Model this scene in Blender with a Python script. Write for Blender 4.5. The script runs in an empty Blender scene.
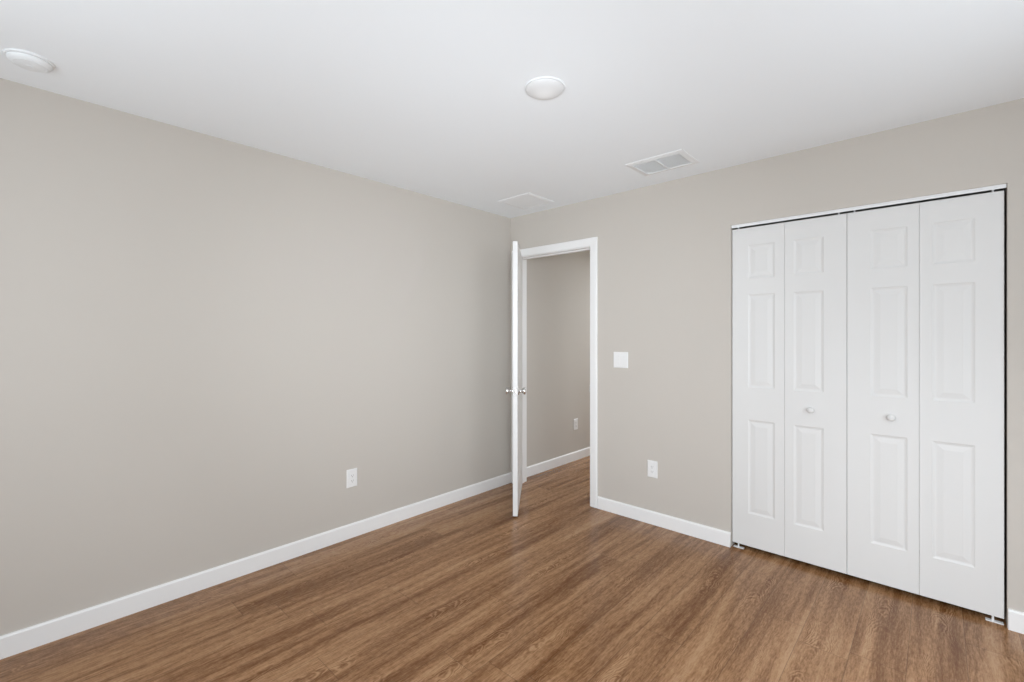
import bpy, bmesh, math, random
from mathutils import Vector, Matrix

random.seed(7)
sc = bpy.context.scene
C = bpy.data.collections.new('room')
sc.collection.children.link(C)
R = math.radians
H = 2.44                      # ceiling height

# ------------------------------------------------------------------ camera
cd = bpy.data.cameras.new('camera')
cd.sensor_width = 36.0
cd.lens = 461.42 / 1024 * 36.0
cd.shift_y = -5.66 / 1024
cd.clip_start = 0.02
cam = bpy.data.objects.new('camera', cd)
cam.location = (2.8976, -3.1302, 1.3575)
cam.rotation_euler = (R(90), 0, 0.743968)
C.objects.link(cam)
sc.camera = cam

# ------------------------------------------------------------------ world, lights, exposure
w = bpy.data.worlds.new('daylight')
sc.world = w
w.use_nodes = True
bg = w.node_tree.nodes['Background']
bg.inputs[0].default_value = (0.93, 0.97, 1.0, 1)
bg.inputs[1].default_value = 1.0

def area(name, loc, rot, sx, sy, power, col=(1, 1, 1), spread=180):
    l = bpy.data.lights.new(name, 'AREA')
    l.shape = 'RECTANGLE'; l.size = sx; l.size_y = sy
    l.energy = power; l.color = col; l.spread = R(spread)
    o = bpy.data.objects.new(name, l)
    o.location = loc; o.rotation_euler = rot
    C.objects.link(o)
    return o
# unseen fill lamps, added for even brightness in bedroom and hall
FILL_TINT = (0.92, 1.0, 1.08)  # cool tint shared by the added lamps, offsets warm floor bounce
area('fill_front_window', (1.70, -4.16, 1.35), (R(90), 0, 0), 1.9, 1.4, 34.0, FILL_TINT)  # added lamp filling the invented front window
area('fill_side_window', (3.86, -1.50, 1.35), (R(90), 0, R(90)), 1.3, 1.4, 18.5, FILL_TINT)  # added lamp; the side window is built around it
area('fill_ceiling_bounce', (2.95, -3.50, 0.90), (R(180), 0, 0), 1.0, 1.0, 18, FILL_TINT)  # added upward lamp that brightens the ceiling
area('fill_far_corner', (3.0, -3.25, 1.5), (R(90), 0, R(44)), 0.5, 0.5, 7.0, FILL_TINT, spread=66)  # added lamp beside the camera, lifts the far corner
area('fill_left_wall', (3.2, -3.0, 0.9), (R(88), 0, R(56)), 0.5, 0.5, 8.0, FILL_TINT, spread=100)  # added lamp that brightens the long left wall
area('fill_closet', (3.2, -2.9, 1.3), (R(90), 0, R(20)), 0.6, 0.6, 3.0, FILL_TINT, spread=100)  # added lamp aimed towards the closet doors
area('fill_floor', (3.5, -1.9, 1.0), Vector((-0.6, 1.5, -1.0)).to_track_quat('-Z', 'Y').to_euler(), 0.5, 0.5, 4.8, FILL_TINT, spread=90)  # added lamp that brightens the floor by the closet
area('fill_hall', (0.65, 2.6, 2.30), (0, 0, 0), 0.5, 0.5, 48, FILL_TINT)  # added lamp under the hall ceiling, lights the hallway wall

sc.view_settings.view_transform = 'Standard'
sc.view_settings.look = 'None'
sc.view_settings.exposure = 0.0
sc.view_settings.gamma = 1.0
sc.view_settings.use_curve_mapping = False
sc.cycles.use_denoising = True
sc.cycles.max_bounces = 14
sc.cycles.diffuse_bounces = 10
sc.cycles.sample_clamp_indirect = 8

# ------------------------------------------------------------------ materials
def mat(name, col, rough=0.5, metal=0.0, spec=0.5, emit=None, estr=0.0):
    m = bpy.data.materials.new(name)
    m.use_nodes = True
    b = m.node_tree.nodes['Principled BSDF']
    b.inputs['Base Color'].default_value = (*col, 1)
    b.inputs['Roughness'].default_value = rough
    b.inputs['Metallic'].default_value = metal
    b.inputs['Specular IOR Level'].default_value = spec
    if emit:
        b.inputs['Emission Color'].default_value = (*emit, 1)
        b.inputs['Emission Strength'].default_value = estr
    return m

def paint(name, col, rough, bump, scale, spec=0.3):
    """Rolled paint: faint orange-peel bump."""
    m = mat(name, col, rough, 0, spec)
    nt = m.node_tree; N = nt.nodes; L = nt.links
    b = N['Principled BSDF']
    tc = N.new('ShaderNodeTexCoord')
    n = N.new('ShaderNodeTexNoise'); n.inputs['Scale'].default_value = scale; n.inputs['Detail'].default_value = 2
    bp = N.new('ShaderNodeBump'); bp.inputs['Strength'].default_value = bump; bp.inputs['Distance'].default_value = 0.002
    L.new(tc.outputs['Object'], n.inputs['Vector'])
    L.new(n.outputs['Fac'], bp.inputs['Height'])
    L.new(bp.outputs['Normal'], b.inputs['Normal'])
    return m

M_WALL = paint('greige_wall_paint', (0.524, 0.488, 0.443), 0.75, 0.04, 160, 0.2)
M_CEIL = paint('white_ceiling_paint', (0.86, 0.89, 0.912), 0.9, 0.05, 120, 0.1)
M_TRIM = paint('white_trim_paint', (0.80, 0.795, 0.785), 0.42, 0.02, 300, 0.4)
M_DOOR = paint('white_door_paint', (0.670, 0.663, 0.648), 0.5, 0.02, 300, 0.35)
M_PLAST = mat('white_plastic', (0.765, 0.76, 0.75), 0.35, 0, 0.4)
M_FIXT = mat('white_fixture_plastic', (0.80, 0.82, 0.83), 0.6, 0, 0.2)
M_VENT = mat('white_enamel', (0.772, 0.782, 0.785), 0.45, 0, 0.4)
M_DARK = mat('dark_slot', (0.16, 0.155, 0.15), 0.8)
M_DUCT = mat('grey_duct', (0.80, 0.80, 0.79), 0.8)
M_NICK = mat('satin_nickel', (0.74, 0.73, 0.72), 0.22, 1.0)
M_STEEL = mat('zinc_plated_steel', (0.72, 0.72, 0.71), 0.35, 0.8)
M_LENS = mat('frosted_lens', (0.56, 0.56, 0.56), 0.6, 0, 0.2, (1.0, 1.0, 1.0), 0.12)

def glass_mat():
    m = mat('window_glass', (1, 1, 1), 0.0)
    b = m.node_tree.nodes['Principled BSDF']
    b.inputs['Transmission Weight'].default_value = 1.0
    b.inputs['IOR'].default_value = 1.45
    return m
M_GLASS = glass_mat()

def floor_mat():
    m = bpy.data.materials.new('brown_oak_vinyl_plank')
    m.use_nodes = True
    nt = m.node_tree; N = nt.nodes; L = nt.links
    b = N['Principled BSDF']
    def math_(op, a, c=None, d=None):
        n = N.new('ShaderNodeMath'); n.operation = op
        for i, v in enumerate((a, c, d)):
            if v is None: continue
            if isinstance(v, (int, float)): n.inputs[i].default_value = v
            else: L.new(v, n.inputs[i])
        return n.outputs[0]
    def comb(x, y, z):
        n = N.new('ShaderNodeCombineXYZ')
        for i, v in enumerate((x, y, z)):
            if isinstance(v, (int, float)): n.inputs[i].default_value = v
            else: L.new(v, n.inputs[i])
        return n.outputs[0]
    def noise(vec, scale, detail=3, rough=0.55, dist=0.0):
        n = N.new('ShaderNodeTexNoise')
        n.inputs['Scale'].default_value = scale; n.inputs['Detail'].default_value = detail
        n.inputs['Roughness'].default_value = rough; n.inputs['Distortion'].default_value = dist
        L.new(vec, n.inputs['Vector']); return n.outputs['Fac']
    def white(vec):
        n = N.new('ShaderNodeTexWhiteNoise'); n.noise_dimensions = '3D'
        L.new(vec, n.inputs['Vector']); return n.outputs['Value']
    tc = N.new('ShaderNodeTexCoord')
    sp = N.new('ShaderNodeSeparateXYZ'); L.new(tc.outputs['Object'], sp.inputs[0])
    X, Y = sp.outputs[0], sp.outputs[1]
    PW, PL = 0.1830, 1.2192
    u = math_('DIVIDE', math_('ADD', X, 10 * PW - 0.062), PW)
    col = math_('FLOOR', u); fu = math_('SUBTRACT', u, col)
    r0 = white(comb(col, 3.7, 0.5))
    v = math_('ADD', math_('DIVIDE', Y, PL), math_('MULTIPLY', r0, 7.0))
    row = math_('FLOOR', v); fv = math_('SUBTRACT', v, row)
    pid = comb(col, row, 1.3)
    rnd = white(pid)
    rnd2 = white(comb(row, col, 8.1))
    zoff = math_('MULTIPLY', rnd, 40.0)
    # long streaks, fine grain, cathedral figure
    wob = math_('MULTIPLY', math_('SUBTRACT', noise(comb(math_('MULTIPLY', X, 2.0), math_('MULTIPLY', Y, 1.6), zoff), 1.0, 2), 0.5), 0.05)
    xs = math_('ADD', X, wob)
    coff = math_('MULTIPLY', r0, 9.0)
    streak = noise(comb(math_('MULTIPLY', xs, 27.0), math_('MULTIPLY', Y, 1.3), math_('ADD', coff, math_('MULTIPLY', rnd, 0.35))), 1.0, 3, 0.55)
    band = noise(comb(math_('MULTIPLY', xs, 8.5), math_('MULTIPLY', Y, 0.55), math_('MULTIPLY', rnd, 0.3)), 1.0, 2, 0.5)
    fine = noise(comb(math_('MULTIPLY', xs, 170.0), math_('MULTIPLY', Y, 24.0), zoff), 1.0, 4, 0.7)
    ticks = noise(comb(math_('MULTIPLY', X, 34.0), math_('MULTIPLY', Y, 120.0), zoff), 1.0, 3, 0.6)
    patch = noise(comb(math_('MULTIPLY', X, 7.0), math_('MULTIPLY', Y, 2.2), zoff), 1.0, 2, 0.5)
    # cathedral: pale nested parabolas around a wandering heart line
    cx = math_('ADD', math_('SUBTRACT', fu, math_('ADD', 0.3, math_('MULTIPLY', rnd2, 0.4))), math_('MULTIPLY', wob, 6.0))
    par = math_('ADD', math_('MULTIPLY', math_('MULTIPLY', cx, cx), 16.0),
                math_('ADD', math_('MULTIPLY', fv, math_('ADD', 2.5, math_('MULTIPLY', rnd2, 3.0))),
                      math_('MULTIPLY', noise(comb(math_('MULTIPLY', X, 9.0), math_('MULTIPLY', Y, 5.0), zoff), 1.0, 3), 3.0)))
    ring = math_('POWER', math_('ABSOLUTE', math_('SINE', math_('MULTIPLY', par, 11.0))), 3.0)
    cm = N.new('ShaderNodeMapRange'); cm.interpolation_type = 'SMOOTHSTEP'
    cm.inputs['From Min'].default_value = 0.50; cm.inputs['From Max'].default_value = 0.66
    L.new(patch, cm.inputs['Value'])
    cedge = N.new('ShaderNodeMapRange'); cedge.interpolation_type = 'SMOOTHSTEP'
    cedge.inputs['From Min'].default_value = 0.42; cedge.inputs['From Max'].default_value = 0.22
    L.new(math_('ABSOLUTE', cx), cedge.inputs['Value'])
    cmask = math_('MULTIPLY', cm.outputs[0], cedge.outputs[0])
    val = math_('ADD', math_('MULTIPLY', streak, 0.95), math_('MULTIPLY', band, 0.75))
    val = math_('SUBTRACT', val, 0.23)
    val = math_('ADD', val, math_('MULTIPLY', math_('SUBTRACT', fine, 0.5), 0.95))
    val = math_('ADD', val, math_('MULTIPLY', math_('SUBTRACT', ticks, 0.5), 0.20))
    val = math_('ADD', val, math_('MULTIPLY', math_('SUBTRACT', rnd, 0.5), 0.07))
    val = math_('ADD', val, math_('MULTIPLY', math_('MULTIPLY', math_('SUBTRACT', ring, 0.35), cmask), 0.30))
    cr = N.new('ShaderNodeValToRGB')
    e = cr.color_ramp.elements
    e[0].position = 0.30; e[0].color = (0.120, 0.044, 0.012, 1)
    e[1].position = 0.92; e[1].color = (0.400, 0.230, 0.120, 1)
    for p, c in ((0.50, (0.190, 0.088, 0.035, 1)), (0.66, (0.280, 0.145, 0.067, 1))):
        k = e.new(p); k.color = c
    L.new(val, cr.inputs[0])
    # plank joints
    du = math_('MULTIPLY', math_('MINIMUM', fu, math_('SUBTRACT', 1.0, fu)), PW)
    dv = math_('MULTIPLY', math_('MINIMUM', fv, math_('SUBTRACT', 1.0, fv)), PL)
    d = math_('MINIMUM', du, dv)
    seam = N.new('ShaderNodeMapRange')
    seam.inputs['From Min'].default_value = 0.0004; seam.inputs['From Max'].default_value = 0.0018
    seam.inputs['To Min'].default_value = 0.56; seam.inputs['To Max'].default_value = 1.0
    L.new(d, seam.inputs['Value'])
    mx = N.new('ShaderNodeMix'); mx.data_type = 'RGBA'; mx.blend_type = 'MULTIPLY'
    mx.inputs['Factor'].default_value = 1.0
    L.new(cr.outputs[0], mx.inputs['A']); L.new(seam.outputs[0], mx.inputs['B'])
    L.new(mx.outputs['Result'], b.inputs['Base Color'])
    rr = math_('ADD', 0.17, math_('MULTIPLY', fine, 0.14))
    L.new(rr, b.inputs['Roughness'])
    b.inputs['Specular IOR Level'].default_value = 0.30
    bp = N.new('ShaderNodeBump'); bp.inputs['Strength'].default_value = 0.12; bp.inputs['Distance'].default_value = 0.002
    L.new(math_('ADD', math_('MULTIPLY', fine, 0.5), seam.outputs[0]), bp.inputs['Height'])
    L.new(bp.outputs['Normal'], b.inputs['Normal'])
    return m
M_FLOOR = floor_mat()

# ------------------------------------------------------------------ helpers
def box(bm, x0, x1, y0, y1, z0, z1):
    vs = [bm.verts.new((x, y, z)) for z in (z0, z1) for y in (y0, y1) for x in (x0, x1)]
    for f in ((0, 2, 3, 1), (4, 5, 7, 6), (0, 1, 5, 4), (2, 6, 7, 3), (0, 4, 6, 2), (1, 3, 7, 5)):
        bm.faces.new([vs[i] for i in f])
    return vs

def obj(name, bm, m, parent=None, bevel=0.0, smooth=False, seg=2, angle=35):
    bmesh.ops.recalc_face_normals(bm, faces=bm.faces)
    me = bpy.data.meshes.new(name)
    bm.to_mesh(me); bm.free()
    me.materials.append(m)
    o = bpy.data.objects.new(name, me)
    C.objects.link(o)
    if parent: o.parent = parent
    if smooth:
        for p in me.polygons: p.use_smooth = True
    if bevel:
        md = o.modifiers.new('bevel', 'BEVEL')
        md.width = bevel; md.segments = seg; md.limit_method = 'ANGLE'; md.angle_limit = R(angle)
    return o

def tag(o, label=None, cat=None, group=None, kind=None):
    for k, v in (('label', label), ('category', cat), ('group', group), ('kind', kind)):
        if v: o[k] = v
    return o

def thing(name, label, cat, loc=(0, 0, 0), rotz=0.0, group=None):
    o = bpy.data.objects.new(name, None)
    o.empty_display_size = 0.1
    C.objects.link(o)
    o.location = loc; o.rotation_euler = (0, 0, rotz)
    return tag(o, label, cat, group)

def dup(root, loc, rotz, label):
    """a copy of a thing with copies of its parts and sub-parts"""
    r = root.copy(); C.objects.link(r)
    r.location = loc; r.rotation_euler = (0, 0, rotz); r['label'] = label
    for ch in list(root.children):
        c = ch.copy(); C.objects.link(c); c.parent = r
        for g in list(ch.children):
            d = g.copy(); C.objects.link(d); d.parent = c
    return r

def lathe(bm, prof, seg=48, axis='Z', cap_end=True, cap_start=True, mtx=None):
    """prof: (radius, height) pairs turned around an axis"""
    rings = []
    for r, h in prof:
        ring = []
        for i in range(seg):
            a = 2 * math.pi * i / seg
            p = Vector((r * math.cos(a), r * math.sin(a), h))
            if axis == 'Y': p = Vector((p.x, -p.z, p.y))       # height grows towards -y
            if mtx: p = mtx @ p
            ring.append(bm.verts.new(p))
        rings.append(ring)
    for a, b in zip(rings, rings[1:]):
        for i in range(seg):
            j = (i + 1) % seg
            bm.faces.new((a[i], a[j], b[j], b[i]))
    if cap_start: bm.faces.new(rings[0][::-1])
    if cap_end: bm.faces.new(rings[-1])

def sweep_x(bm, prof, x0, x1):
    """closed (y,z) profile extruded along x"""
    a = [bm.verts.new((x0, y, z)) for y, z in prof]
    b = [bm.verts.new((x1, y, z)) for y, z in prof]
    n = len(prof)
    for i in range(n):
        j = (i + 1) % n
        bm.faces.new((a[i], a[j], b[j], b[i]))
    bm.faces.new(a[::-1]); bm.faces.new(b)

def struct(name, bm, m, label, cat, bevel=0.0, parent=None):
    o = obj(name, bm, m, parent, bevel)
    return tag(o, label, cat, None, 'structure')

# ------------------------------------------------------------------ setting
XR, YF, T = 3.90, -4.20, 0.115       # right wall, front wall, wall thickness
YH = 3.20                            # end of the hallway

bm = bmesh.new(); box(bm, -T, XR + T, YF - T, YH + T, -0.06, 0.0)
struct('floor', bm, M_FLOOR, 'brown oak plank floor running from the bedroom into the hallway', 'floor')
bm = bmesh.new(); box(bm, -T, XR + T, YF - T, YH + T, H, H + 0.06)
struct('ceiling', bm, M_CEIL, 'flat white painted ceiling over the bedroom', 'ceiling')
bm = bmesh.new(); box(bm, -T, 0, YF - T, YH + T, 0, H)
struct('wall_left', bm, M_WALL, 'long blank greige wall that runs on past the open door', 'wall')

# wall with the doorway and the closet opening
DX0, DX1, DZ = 0.094, 0.862, 2.062            # clear doorway
CX0, CX1, CZ = 1.925, 3.139, 2.064            # closet opening
bm = bmesh.new()
box(bm, 0, DX0 - 0.019, 0, T, 0, H)
box(bm, DX0 - 0.019, DX1 + 0.019, 0, T, DZ + 0.019, H)
box(bm, DX1 + 0.019, CX0, 0, T, 0, H)
box(bm, CX0, CX1, 0, T, CZ, H)
box(bm, CX1, XR, 0, T, 0, H)
bmesh.ops.remove_doubles(bm, verts=bm.verts, dist=1e-5)
struct('wall_back', bm, M_WALL, 'greige wall with the doorway and the closet opening', 'wall')

W1 = (0.75, 2.65, 0.65, 2.05)                 # invented window in the wall behind the camera: x0 x1 z0 z1
bm = bmesh.new()
box(bm, -T, W1[0], YF - T, YF, 0, H); box(bm, W1[1], XR + T, YF - T, YF, 0, H)
box(bm, W1[0], W1[1], YF - T, YF, 0, W1[2]); box(bm, W1[0], W1[1], YF - T, YF, W1[3], H)
struct('wall_front', bm, M_WALL, 'greige wall with a wide window opposite the closet', 'wall')
W2 = (-2.15, -0.85, 0.65, 2.05)  # invented, unseen window, placed to match the added side lamp
bm = bmesh.new()
box(bm, XR, XR + T, YF, W2[0], 0, H); box(bm, XR, XR + T, W2[1], YH, 0, H)
box(bm, XR, XR + T, W2[0], W2[1], 0, W2[2]); box(bm, XR, XR + T, W2[0], W2[1], W2[3], H)
struct('wall_right', bm, M_WALL, 'greige wall with a window facing the long blank wall', 'wall')

# hallway and closet shells
bm = bmesh.new(); box(bm, 1.25, 1.25 + T, T, YH, 0, H)
struct('wall_hall_right', bm, M_WALL, 'greige hallway wall facing the wall seen through the doorway', 'wall')
bm = bmesh.new(); box(bm, 0, 1.25, YH, YH + T, 0, H)
struct('wall_hall_end', bm, M_WALL, 'greige wall closing the far end of the hallway', 'wall')
bm = bmesh.new()
box(bm, 1.70, 1.80, T, 0.78, 0, H); box(bm, 1.70, XR, 0.78, 0.88, 0, H)
struct('wall_closet', bm, M_WALL, 'greige side and back walls inside the closet', 'wall')

def window(name, w, h, loc, rotz, label):
    """double window: jamb frame, mullion, two sashes each with meeting rail, glass, stool; local x along the wall, room side at -y"""
    o = bpy.data.objects.new(name, None); C.objects.link(o)
    o.location = loc; o.rotation_euler = (0, 0, rotz); tag(o, label, 'window', None, 'structure')
    f = 0.045
    b = bmesh.new()
    box(b, 0, f, 0.03, 0.10, 0, h); box(b, w - f, w, 0.03, 0.10, 0, h)
    box(b, f, w - f, 0.03, 0.10, 0, f); box(b, f, w - f, 0.03, 0.10, h - f, h)
    box(b, w / 2 - f / 2, w / 2 + f / 2, 0.03, 0.10, f, h - f)
    obj('frame', b, M_TRIM, o, 0.002)
    for x0, x1 in ((f, w / 2 - f / 2), (w / 2 + f / 2, w - f)):
        b = bmesh.new()
        box(b, x0, x1, 0.045, 0.08, h / 2 - 0.02, h / 2 + 0.02)
        obj('meeting_rail', b, M_TRIM, o, 0.002)
        b = bmesh.new(); box(b, x0, x1, 0.060, 0.064, f, h / 2 - 0.02); box(b, x0, x1, 0.060, 0.064, h / 2 + 0.02, h - f)
        obj('pane', b, M_GLASS, o)
    b = bmesh.new(); box(b, -0.0, w, -0.02, 0.03, -0.0, 0.018)
    obj('window_sill', b, M_TRIM, o, 0.004)
    return o
window('window_1', W1[1] - W1[0], W1[3] - W1[2], (W1[1], YF, W1[2]), math.pi, 'wide white framed double window opposite the closet')
window('window_2', W2[1] - W2[0], W2[3] - W2[2], (XR, W2[1], W2[2]), -math.pi / 2, 'added white framed double window facing the long blank wall')

# baseboards: square profile with eased top edge
BH, BT = 0.093, 0.014
def base_x(bm, x0, x1, y, s):          # on a wall facing s*y
    prof = [(y, 0), (y + s * BT, 0), (y + s * BT, BH - 0.008), (y + s * (BT - 0.006), BH), (y, BH)]
    sweep_x(bm, prof, x0, x1)
def base_y(bm, y0, y1, x, s):
    prof = [(x, 0), (x + s * BT, 0), (x + s * BT, BH - 0.008), (x + s * (BT - 0.006), BH), (x, BH)]
    a = [bm.verts.new((px, y0, z)) for px, z in prof]; b = [bm.verts.new((px, y1, z)) for px, z in prof]
    n = len(prof)
    for i in range(n):
        j = (i + 1) % n
        bm.faces.new((a[i], a[j], b[j], b[i]))
    bm.faces.new(a[::-1]); bm.faces.new(b)
bm = bmesh.new(); base_y(bm, YF, 0, 0, 1)
struct('baseboard_left', bm, M_TRIM, 'white baseboard along the long blank wall', 'baseboard')
bm = bmesh.new(); base_x(bm, 0.937, CX0, 0, -1)
struct('baseboard_back', bm, M_TRIM, 'white baseboard between the doorway and the closet', 'baseboard')
bm = bmesh.new(); base_x(bm, CX1 + 0.002, XR, 0, -1)
struct('baseboard_closet_side', bm, M_TRIM, 'short white baseboard on the far side of the closet from the doorway', 'baseboard')
bm = bmesh.new(); base_y(bm, YF + BT, -BT, XR, -1)
struct('baseboard_right', bm, M_TRIM, 'white baseboard under the side window', 'baseboard')
bm = bmesh.new(); base_x(bm, BT, XR - BT, YF, 1)
struct('baseboard_front', bm, M_TRIM, 'white baseboard under the wide window', 'baseboard')
bm = bmesh.new(); base_y(bm, T + 0.015, YH, 0, 1)
struct('baseboard_hall', bm, M_TRIM, 'white baseboard in the hallway seen through the doorway', 'baseboard')

# door frame: jambs, stops, casings
def frame_piece(b, pts): box(b, *pts)
tr = bpy.data.objects.new('trim_1', None); C.objects.link(tr)
tag(tr, 'white door frame and casing around the open doorway', 'door frame', None, 'structure')
bm = bmesh.new()
J = 0.019
box(bm, DX0 - J, DX0, 0, T, 0, DZ); box(bm, DX1, DX1 + J, 0, T, 0, DZ); box(bm, DX0 - J, DX1 + J, 0, T, DZ, DZ + J)
obj('jamb', bm, M_TRIM, tr, 0.0012)
bm = bmesh.new()
box(bm, DX0, DX0 + 0.010, 0.042, 0.075, 0, DZ - 0.010); box(bm, DX1 - 0.010, DX1, 0.042, 0.075, 0, DZ - 0.010)
box(bm, DX0, DX1, 0.042, 0.075, DZ - 0.010, DZ)
obj('door_stop', bm, M_TRIM, tr, 0.0015)
def casing(y, s):
    """mitred flat casing with eased outer edge on one face of the wall"""
    b = bmesh.new()
    i0, i1, iz = DX0 - 0.006, DX1 + 0.006, DZ + 0.006
    wdt = 0.0655
    prof = [(0, 0.009), (0.006, 0.012), (0.045, 0.015), (wdt - 0.004, 0.015), (wdt, 0.011), (wdt, 0.0)]
    prof = [(0, 0.0)] + prof
    paths = []
    for d, h in prof:
        paths.append([b.verts.new(p) for p in ((i0 - d, y + s * h, 0), (i0 - d, y + s * h, iz + d), (i1 + d, y + s * h, iz + d), (i1 + d, y + s * h, 0))])
    n = len(paths)
    for k in range(n):
        p, q = paths[k], paths[(k + 1) % n]
        for i in range(3):
            b.faces.new((p[i], p[i + 1], q[i + 1], q[i]))
    b.faces.new([p[0] for p in paths]); b.faces.new([p[3] for p in paths])
    obj('casing', b, M_TRIM, tr)
casing(0, -1); casing(T, 1)
# strike plate on the latch-side jamb, its lip wraps the room-side edge
bm = bmesh.new()
box(bm, DX1 - 0.0015, DX1, -0.004, 0.030, 0.905, 0.965)
box(bm, DX1 - 0.004, DX1, -0.0055, -0.0005, 0.917, 0.953)
tag(obj('strike_plate', bm, M_NICK, tr, 0.0008), 'satin nickel strike plate')

# ------------------------------------------------------------------ moulded panel door leaf
def panel_leaf(bm, w, h, t, panels, both=True):
    """front face at y=0 (looking to -y); panels: (x0,x1,z0,z1), each a sunk moulding around a raised field"""
    PROF = [(0.0, 0.0), (0.005, 0.0025), (0.012, 0.0045), (0.016, 0.0045), (0.038, 0.0016), (0.041, 0.0012)]
    xs = sorted({0.0, w, *[p[0] for p in panels], *[p[1] for p in panels]})
    zs = sorted({0.0, h, *[p[2] for p in panels], *[p[3] for p in panels]})
    for side in ((0, 1) if both else (0,)):
        V = {}
        def vert(x, z):
            k = (round(x, 5), round(z, 5))
            if k not in V: V[k] = bm.verts.new((x, t if side else 0.0, z))
            return V[k]
        for i in range(len(xs) - 1):
            for j in range(len(zs) - 1):
                cx, cz = (xs[i] + xs[i + 1]) / 2, (zs[j] + zs[j + 1]) / 2
                if any(p[0] < cx < p[1] and p[2] < cz < p[3] for p in panels): continue
                bm.faces.new((vert(xs[i], zs[j]), vert(xs[i + 1], zs[j]), vert(xs[i + 1], zs[j + 1]), vert(xs[i], zs[j + 1])))
        for x0, x1, z0, z1 in panels:
            prev = None
            for ins, dep in PROF:
                y = t - dep if side else dep
                pts = [(x0 + ins, z0 + ins), (x1 - ins, z0 + ins), (x1 - ins, z1 - ins), (x0 + ins, z1 - ins)]
                if ins == 0:
                    # follow the grid cuts so the moulding shares its border with the stiles
                    ring = [vert(*p) for p in pts]
                else:
                    ring = [bm.verts.new((p[0], y, p[1])) for p in pts]
                if prev:
                    for i in range(4):
                        j = (i + 1) % 4
                        bm.faces.new((prev[i], prev[j], ring[j], ring[i]))
                prev = ring
            bm.faces.new(prev)
    if not both:
        vs = [bm.verts.new(p) for p in ((0, t, 0), (w, t, 0), (w, t, h), (0, t, h))]
        bm.faces.new(vs)
    # edges
    for q in (((0, 0, 0), (w, 0, 0), (w, t, 0), (0, t, 0)), ((0, 0, h), (w, 0, h), (w, t, h), (0, t, h)),
              ((0, 0, 0), (0, 0, h), (0, t, h), (0, t, 0)), ((w, 0, 0), (w, 0, h), (w, t, h), (w, t, 0))):
        bm.faces.new([bm.verts.new(p) for p in q])

# ------------------------------------------------------------------ the open bedroom door
TH = R(51.35)
door = bpy.data.objects.new('door_1', None); C.objects.link(door)
door.location = (DX0, -0.008, 0.012); door.rotation_euler = (0, 0, -TH)
tag(door, 'white panel door standing open, seen edge-on in the doorway', 'door', None, 'structure')
DW, DH, DT = 0.762, 2.046, 0.035
cols = ((0.115, 0.340), (0.422, 0.647)); rows = ((0.22, 0.80), (1.00, 1.60), (1.70, 1.93))
bm = bmesh.new(); panel_leaf(bm, DW, DH, DT, [(a, b_, c, d) for a, b_ in cols for c, d in rows])
bmesh.ops.translate(bm, verts=bm.verts, vec=(0.003, 0.008, 0))
leaf = obj('door_leaf', bm, M_DOOR, door)
KZ = 0.925
for s in (0, 1):
    bm = bmesh.new()
    prof = [(0.0, 0.0), (0.032, 0.0), (0.032, 0.004), (0.029, 0.0075), (0.016, 0.009), (0.0115, 0.012), (0.0105, 0.022), (0.012, 0.028),
            (0.019, 0.033), (0.0255, 0.040), (0.0275, 0.047), (0.0262, 0.054), (0.021, 0.0585), (0.012, 0.0605), (0.0, 0.061)]
    prof = [(max(r, 0.0003), h) for r, h in prof]
    mt = Matrix.Translation((0.003 + DW - 0.060, 0.008 if s == 0 else 0.008 + DT, KZ)) @ Matrix.Rotation(0 if s == 0 else math.pi, 4, 'Z')
    lathe(bm, prof, 40, 'Y', mtx=mt)
    tag(obj('door_knob', bm, M_NICK, door, smooth=True), 'round satin nickel door knob')
bm = bmesh.new()
box(bm, 0.003 + DW - 0.0005, 0.003 + DW + 0.0012, 0.008 + 0.005, 0.008 + 0.030, KZ - 0.0285, KZ + 0.0285)
lp = tag(obj('latch_plate', bm, M_NICK, door, 0.0008), 'satin nickel latch plate')
bm = bmesh.new()
box(bm, 0.003 + DW + 0.0012, 0.003 + DW + 0.011, 0.008 + 0.0115, 0.008 + 0.0235, KZ - 0.007, KZ + 0.007)
obj('latch_bolt', bm, M_NICK, lp, 0.002)
for z in (0.22, 1.03, 1.84):
    bm = bmesh.new()
    lathe(bm, [(0.0055, z - 0.046), (0.0065, z - 0.045), (0.0065, z + 0.045), (0.0055, z + 0.046)], 16)
    box(bm, 0.0, 0.003, 0.006, 0.040, z - 0.044, z + 0.044)
    tag(obj('hinge', bm, M_NICK, door), 'satin nickel butt hinge')

# ------------------------------------------------------------------ closet: header track, bifold doors, floor brackets
bm = bmesh.new()
# inverted U channel with a lip on each side
sweep_x(bm, [(0.008, CZ), (0.008, CZ - 0.019), (0.0095, CZ - 0.019), (0.0095, CZ - 0.002), (0.044, CZ - 0.002), (0.044, CZ - 0.006), (0.0455, CZ - 0.006), (0.0455, CZ)], CX0 + 0.002, CX1 - 0.002)
tk = obj('closet_door_track', bm, M_VENT)
tag(tk, 'white metal track across the top of the closet opening', 'door track')

LZ, LH, LT, YL = 0.029, 2.007, 0.030, 0.020
edges = [(1.9290, 2.2238), (2.2250, 2.5292), (2.5314, 2.8314), (2.8326, 3.1300)]
pnx = [(2.022, 2.172), (2.272, 2.422), (2.634, 2.786), (2.882, 3.034)]
pnz = [(0.235, 0.826), (1.030, 1.615), (1.715, 1.925)]
knobx = {1: 2.361, 2: 2.722}
pins = {0: 1.963, 1: 2.492, 2: 2.563, 3: 3.094}

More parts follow.
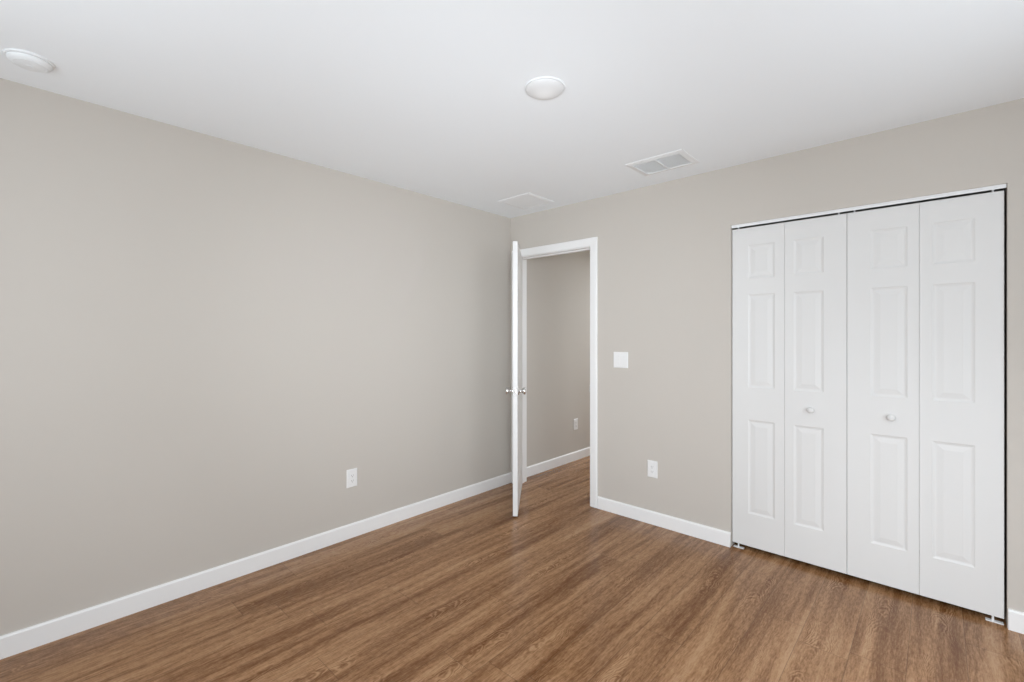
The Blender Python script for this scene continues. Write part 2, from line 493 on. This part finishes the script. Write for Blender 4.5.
def bifold(idx, label):
    x0 = edges[idx[0]][0]
    t = thing('bifold_closet_door', label, 'closet door', (x0, YL, LZ), 0, 'bifold closet doors')
    t['kind'] = 'thing'
    for i in idx:
        a, b_ = edges[i]
        bm = bmesh.new()
        pl = [(pnx[i][0] - a, pnx[i][1] - a, z0 - LZ, z1 - LZ) for z0, z1 in pnz]
        panel_leaf(bm, b_ - a, LH, LT, pl, both=False)
        bmesh.ops.translate(bm, verts=bm.verts, vec=(a - x0, 0, 0))
        lf = obj('door_leaf', bm, M_DOOR, t)
        if i in knobx:
            bm = bmesh.new()
            prof = [(0.0105, 0.0), (0.0095, 0.004), (0.0085, 0.010), (0.0105, 0.014), (0.0150, 0.018), (0.0168, 0.0225), (0.0160, 0.0265), (0.0115, 0.0295), (0.0003, 0.0305)]
            lathe(bm, prof, 32, 'Y', mtx=Matrix.Translation((knobx[i] - x0, 0.0, 0.924 - LZ)))
            obj('knob', bm, M_DOOR, lf, smooth=True)
        # pivot or guide pin standing up into the track
        bm = bmesh.new()
        lathe(bm, [(0.0045, LH), (0.0045, LH + 0.012), (0.006, LH + 0.012), (0.006, LH + 0.019), (0.0045, LH + 0.0205)], 16, mtx=Matrix.Translation((pins[i] - x0, LT / 2 - 0.004, 0)))
        obj('top_pin', bm, M_PLAST, lf)
        if i in (0, 3):
            bm = bmesh.new()
            lathe(bm, [(0.0045, -0.0245), (0.0045, 0.0)], 16, mtx=Matrix.Translation((pins[i] - x0, LT / 2 - 0.004, 0)))
            obj('bottom_pin', bm, M_PLAST, lf)
    # three butt hinges on the closet side of the fold
    xm = (edges[idx[0]][1] + edges[idx[1]][0]) / 2 - x0
    for z in (0.25, 1.0, 1.75):
        bm = bmesh.new()
        lathe(bm, [(0.004, z - 0.03), (0.004, z + 0.03)], 12, mtx=Matrix.Translation((xm, LT + 0.004, 0)))
        box(bm, xm - 0.022, xm + 0.022, LT, LT + 0.0015, z - 0.03, z + 0.03)
        obj('hinge', bm, M_STEEL, t)
    return t
bifold((0, 1), 'white panelled bifold closet door on the half of the closet nearer the doorway')
bifold((2, 3), 'white panelled bifold closet door on the half of the closet farther from the doorway')

def bracket(xw, s, label):
    """floor pivot bracket: plate screwed to the floor with a socket for the door's bottom pin"""
    t = thing('pivot_bracket', label, 'bracket', (xw, 0.030, 0.0), 0, 'floor pivot brackets')
    bm = bmesh.new()
    xa, xb = sorted((s * 0.010, s * 0.070))
    box(bm, xa, xb, -0.013, 0.013, 0.0, 0.0035)
    obj('plate', bm, M_PLAST, t, 0.0008)
    bm = bmesh.new()
    px = s * abs((1.963 - CX0) if s > 0 else (CX1 - 3.094))
    lathe(bm, [(0.0085, 0.0035), (0.0085, 0.0045)], 16, mtx=Matrix.Translation((px, 0.001, 0)))
    obj('socket', bm, M_PLAST, t)
    return t
bracket(CX0, 1, 'small white pivot bracket on the floor at the closet corner nearer the doorway')
bracket(CX1, -1, 'small white pivot bracket on the floor at the closet corner farther from the doorway')

# ------------------------------------------------------------------ outlets and switch
def plate_mesh(bm, w, h, wins, t=0.006):
    """wall plate with eased rim and rectangular window cut-outs; back on y=0, front to -y"""
    xs = sorted({-w / 2 + 0.004, w / 2 - 0.004, *[v for q in wins for v in q[:2]]})
    zs = sorted({-h / 2 + 0.004, h / 2 - 0.004, *[v for q in wins for v in q[2:]]})
    V = {}
    def vt(x, z):
        k = (round(x, 5), round(z, 5))
        if k not in V: V[k] = bm.verts.new((x, -t, z))
        return V[k]
    for i in range(len(xs) - 1):
        for j in range(len(zs) - 1):
            cx, cz = (xs[i] + xs[i + 1]) / 2, (zs[j] + zs[j + 1]) / 2
            if any(q[0] < cx < q[1] and q[2] < cz < q[3] for q in wins): continue
            bm.faces.new((vt(xs[i], zs[j]), vt(xs[i + 1], zs[j]), vt(xs[i + 1], zs[j + 1]), vt(xs[i], zs[j + 1])))
    front = [(-w / 2 + 0.004, -h / 2 + 0.004), (w / 2 - 0.004, -h / 2 + 0.004), (w / 2 - 0.004, h / 2 - 0.004), (-w / 2 + 0.004, h / 2 - 0.004)]
    rim = [(-w / 2, -h / 2), (w / 2, -h / 2), (w / 2, h / 2), (-w / 2, h / 2)]
    A = [bm.verts.new((x, -t, z)) for x, z in front]
    B = [bm.verts.new((x, -t + 0.0035, z)) for x, z in rim]
    D = [bm.verts.new((x, 0, z)) for x, z in rim]
    for P, Q in ((A, B), (B, D)):
        for i in range(4):
            j = (i + 1) % 4
            bm.faces.new((P[i], P[j], Q[j], Q[i]))
    for x0, x1, z0, z1 in wins:
        P = [bm.verts.new((x, -t, z)) for x, z in ((x0, z0), (x1, z0), (x1, z1), (x0, z1))]
        Q = [bm.verts.new((x, -0.001, z)) for x, z in ((x0, z0), (x1, z0), (x1, z1), (x0, z1))]
        for i in range(4):
            j = (i + 1) % 4
            bm.faces.new((P[i], P[j], Q[j], Q[i]))

def screw(bm, x, z, y=-0.006):
    lathe(bm, [(0.0035, 0.0), (0.0030, 0.0010), (0.0003, 0.0013)], 16, 'Y', mtx=Matrix.Translation((x, y, z)))

def outlet(loc, rotz, label):
    t = thing('wall_outlet', label, 'outlet', loc, rotz, 'white wall outlets')
    W, HH = 0.076, 0.121
    bm = bmesh.new(); plate_mesh(bm, W, HH, [(-0.0168, 0.0168, -0.0335, 0.0335)])
    obj('cover_plate', bm, M_PLAST, t)
    bm = bmesh.new(); box(bm, -0.0163, 0.0163, -0.0072, -0.0005, -0.033, 0.033)
    rc = obj('receptacle', bm, M_PLAST, t, 0.0012)
    bm = bmesh.new()
    for zc in (-0.0175, 0.0175):
        box(bm, -0.0075, -0.0053, -0.0076, -0.0070, zc - 0.002, zc + 0.006)
        box(bm, 0.0053, 0.0075, -0.0076, -0.0070, zc - 0.001, zc + 0.006)
        lathe(bm, [(0.0026, 0.0070), (0.0026, 0.0076)], 14, 'Y', mtx=Matrix.Translation((0, 0, zc - 0.0075)))
    tag(obj('slots', bm, M_DARK, rc), 'dark plug slots')
    for z in (-0.0485, 0.0485):
        bm = bmesh.new(); screw(bm, 0, z); obj('screw', bm, M_PLAST, t)
    return t
o0 = outlet((1.392, 0, 0.3945), 0, 'white wall outlet above the baseboard between the doorway and the closet')
dup(o0, (0, -1.574, 0.397), math.pi / 2, 'white wall outlet low on the long blank wall')
dup(o0, (0, 1.042, 0.388), math.pi / 2, 'white wall outlet on the hallway wall seen through the open doorway')

sw = thing('light_switch', 'white two-rocker light switch plate on the wall beside the doorway', 'light switch', (1.137, 0, 1.171), 0)
bm = bmesh.new(); wins = [(xc - 0.0168, xc + 0.0168, -0.0335, 0.0335) for xc in (-0.023, 0.023)]
plate_mesh(bm, 0.122, 0.121, wins); obj('cover_plate', bm, M_PLAST, sw)
for xc in (-0.023, 0.023):
    bm = bmesh.new()
    pr = [(-0.0005, -0.033), (-0.0060, -0.033), (-0.0070, -0.0325), (-0.0062, 0.0), (-0.0098, 0.0325), (-0.0090, 0.033), (-0.0005, 0.033)]
    sweep_x(bm, pr, xc - 0.0163, xc + 0.0163); obj('rocker', bm, M_PLAST, sw)
    for z in (-0.0485, 0.0485):
        bm = bmesh.new(); screw(bm, xc, z); obj('screw', bm, M_PLAST, sw)

# ------------------------------------------------------------------ ceiling fittings
def register(loc, w, d, iw, id_, banks, tilt, pitch, blade, mslat, back, label, cat):
    """ceiling register hanging from z=0 down: sloped rim, louvre banks, centre bar; w,d outer; iw,id_ opening"""
    t = thing('air_vent', label, cat, loc, 0)
    bm = bmesh.new()
    loops = [(w / 2, d / 2, 0.0), (w / 2, d / 2, -0.003), (iw / 2 + 0.006, id_ / 2 + 0.006, -0.009), (iw / 2, id_ / 2, -0.008), (iw / 2, id_ / 2, -0.0005)]
    prev = None
    for a, b_, z in loops:
        ring = [bm.verts.new(p) for p in ((-a, -b_, z), (a, -b_, z), (a, b_, z), (-a, b_, z))]
        if prev:
            for i in range(4):
                j = (i + 1) % 4
                bm.faces.new((prev[i], prev[j], ring[j], ring[i]))
        prev = ring
    obj('frame', bm, M_VENT, t)
    bm = bmesh.new(); box(bm, -iw / 2, iw / 2, -id_ / 2, id_ / 2, -0.0009, -0.0001)
    tag(obj('duct_opening', bm, back, t), 'grey duct opening behind the louvers')
    bw = 0.012
    n = banks
    cellw = (iw - bw * (n - 1)) / n
    for k in range(n):
        x0 = -iw / 2 + k * (cellw + bw); x1 = x0 + cellw
        bm = bmesh.new()
        y = -id_ / 2 + pitch * 0.5
        while y < id_ / 2 - pitch * 0.3:
            dy, dz = blade / 2 * math.cos(tilt), blade / 2 * math.sin(tilt)
            zc = -0.0048
            th = 0.0005
            sweep_x(bm, [(y - dy, zc - dz - th), (y + dy, zc + dz - th), (y + dy, zc + dz + th), (y - dy, zc - dz + th)], x0, x1)
            y += pitch
        obj('louvers', bm, mslat, t)
        if k < n - 1:
            bm = bmesh.new(); box(bm, x1, x1 + bw, -id_ / 2, id_ / 2, -0.0088, -0.001)
            obj('center_bar', bm, M_VENT, t, 0.0015)
    return t
register((1.626, -0.352, H), 0.365, 0.275, 0.295, 0.205, 2, R(32), 0.0125, 0.0095, M_VENT, M_DUCT,
         'white ceiling air vent with two grey louvered halves above the closet side', 'air vent')
register((0.455, -0.310, H), 0.33, 0.32, 0.28, 0.27, 1, R(-12), 0.022, 0.0225, M_VENT, M_VENT,
         'faint all-white square vent on the ceiling above the open door', 'air vent')

t = thing('ceiling_light', 'round white flush ceiling light in the middle of the ceiling, switched on', 'ceiling light', (1.636, -1.547, H))
bm = bmesh.new()
lathe(bm, [(0.0900, 0.0), (0.0895, -0.0025), (0.0865, -0.0045), (0.0835, -0.0045), (0.0830, -0.002)], 64, cap_end=False)
obj('trim_ring', bm, M_FIXT, t, smooth=True)
bm = bmesh.new()
prof = [(0.0830 * math.cos(a), -0.003 - 0.027 * math.sin(a)) for a in [R(x) for x in range(0, 90, 6)]] + [(0.0005, -0.030)]
lathe(bm, prof, 64, cap_start=True)
tag(obj('diffuser', bm, M_LENS, t, smooth=True), 'glowing frosted diffuser')
gl = bpy.data.lights.new('ceiling_light_glow', 'POINT'); gl.energy = 0.05; gl.shadow_soft_size = 0.02
go = bpy.data.objects.new('ceiling_light_glow', gl); go.location = (1.636, -1.547, H - 0.085); C.objects.link(go)

t = thing('smoke_detector', 'round white smoke detector on the ceiling near the long blank wall', 'smoke detector', (0.280, -3.079, H))
bm = bmesh.new()
lathe(bm, [(0.0715, 0.0), (0.0712, -0.004), (0.0695, -0.0065), (0.0670, -0.007)], 64)
obj('base', bm, M_FIXT, t, smooth=False)
bm = bmesh.new()
lathe(bm, [(0.0645, -0.007), (0.0640, -0.011), (0.0615, -0.0165), (0.0555, -0.0215), (0.045, -0.0250), (0.030, -0.0272), (0.0005, -0.0280)], 64)
cv = obj('cover', bm, M_FIXT, t, smooth=True)
bm = bmesh.new()
for i in range(24):
    a = 2 * math.pi * i / 24
    vs = box(bm, 0.046, 0.0490, -0.0045, 0.0045, -0.0252, -0.0225)
    bmesh.ops.rotate(bm, verts=vs, cent=(0, 0, 0), matrix=Matrix.Rotation(a, 3, 'Z'))
obj('sensor_slots', bm, M_FIXT, cv)
bm = bmesh.new(); lathe(bm, [(0.011, -0.0270), (0.011, -0.0292), (0.0005, -0.0296)], 24)
obj('test_button', bm, M_FIXT, cv)
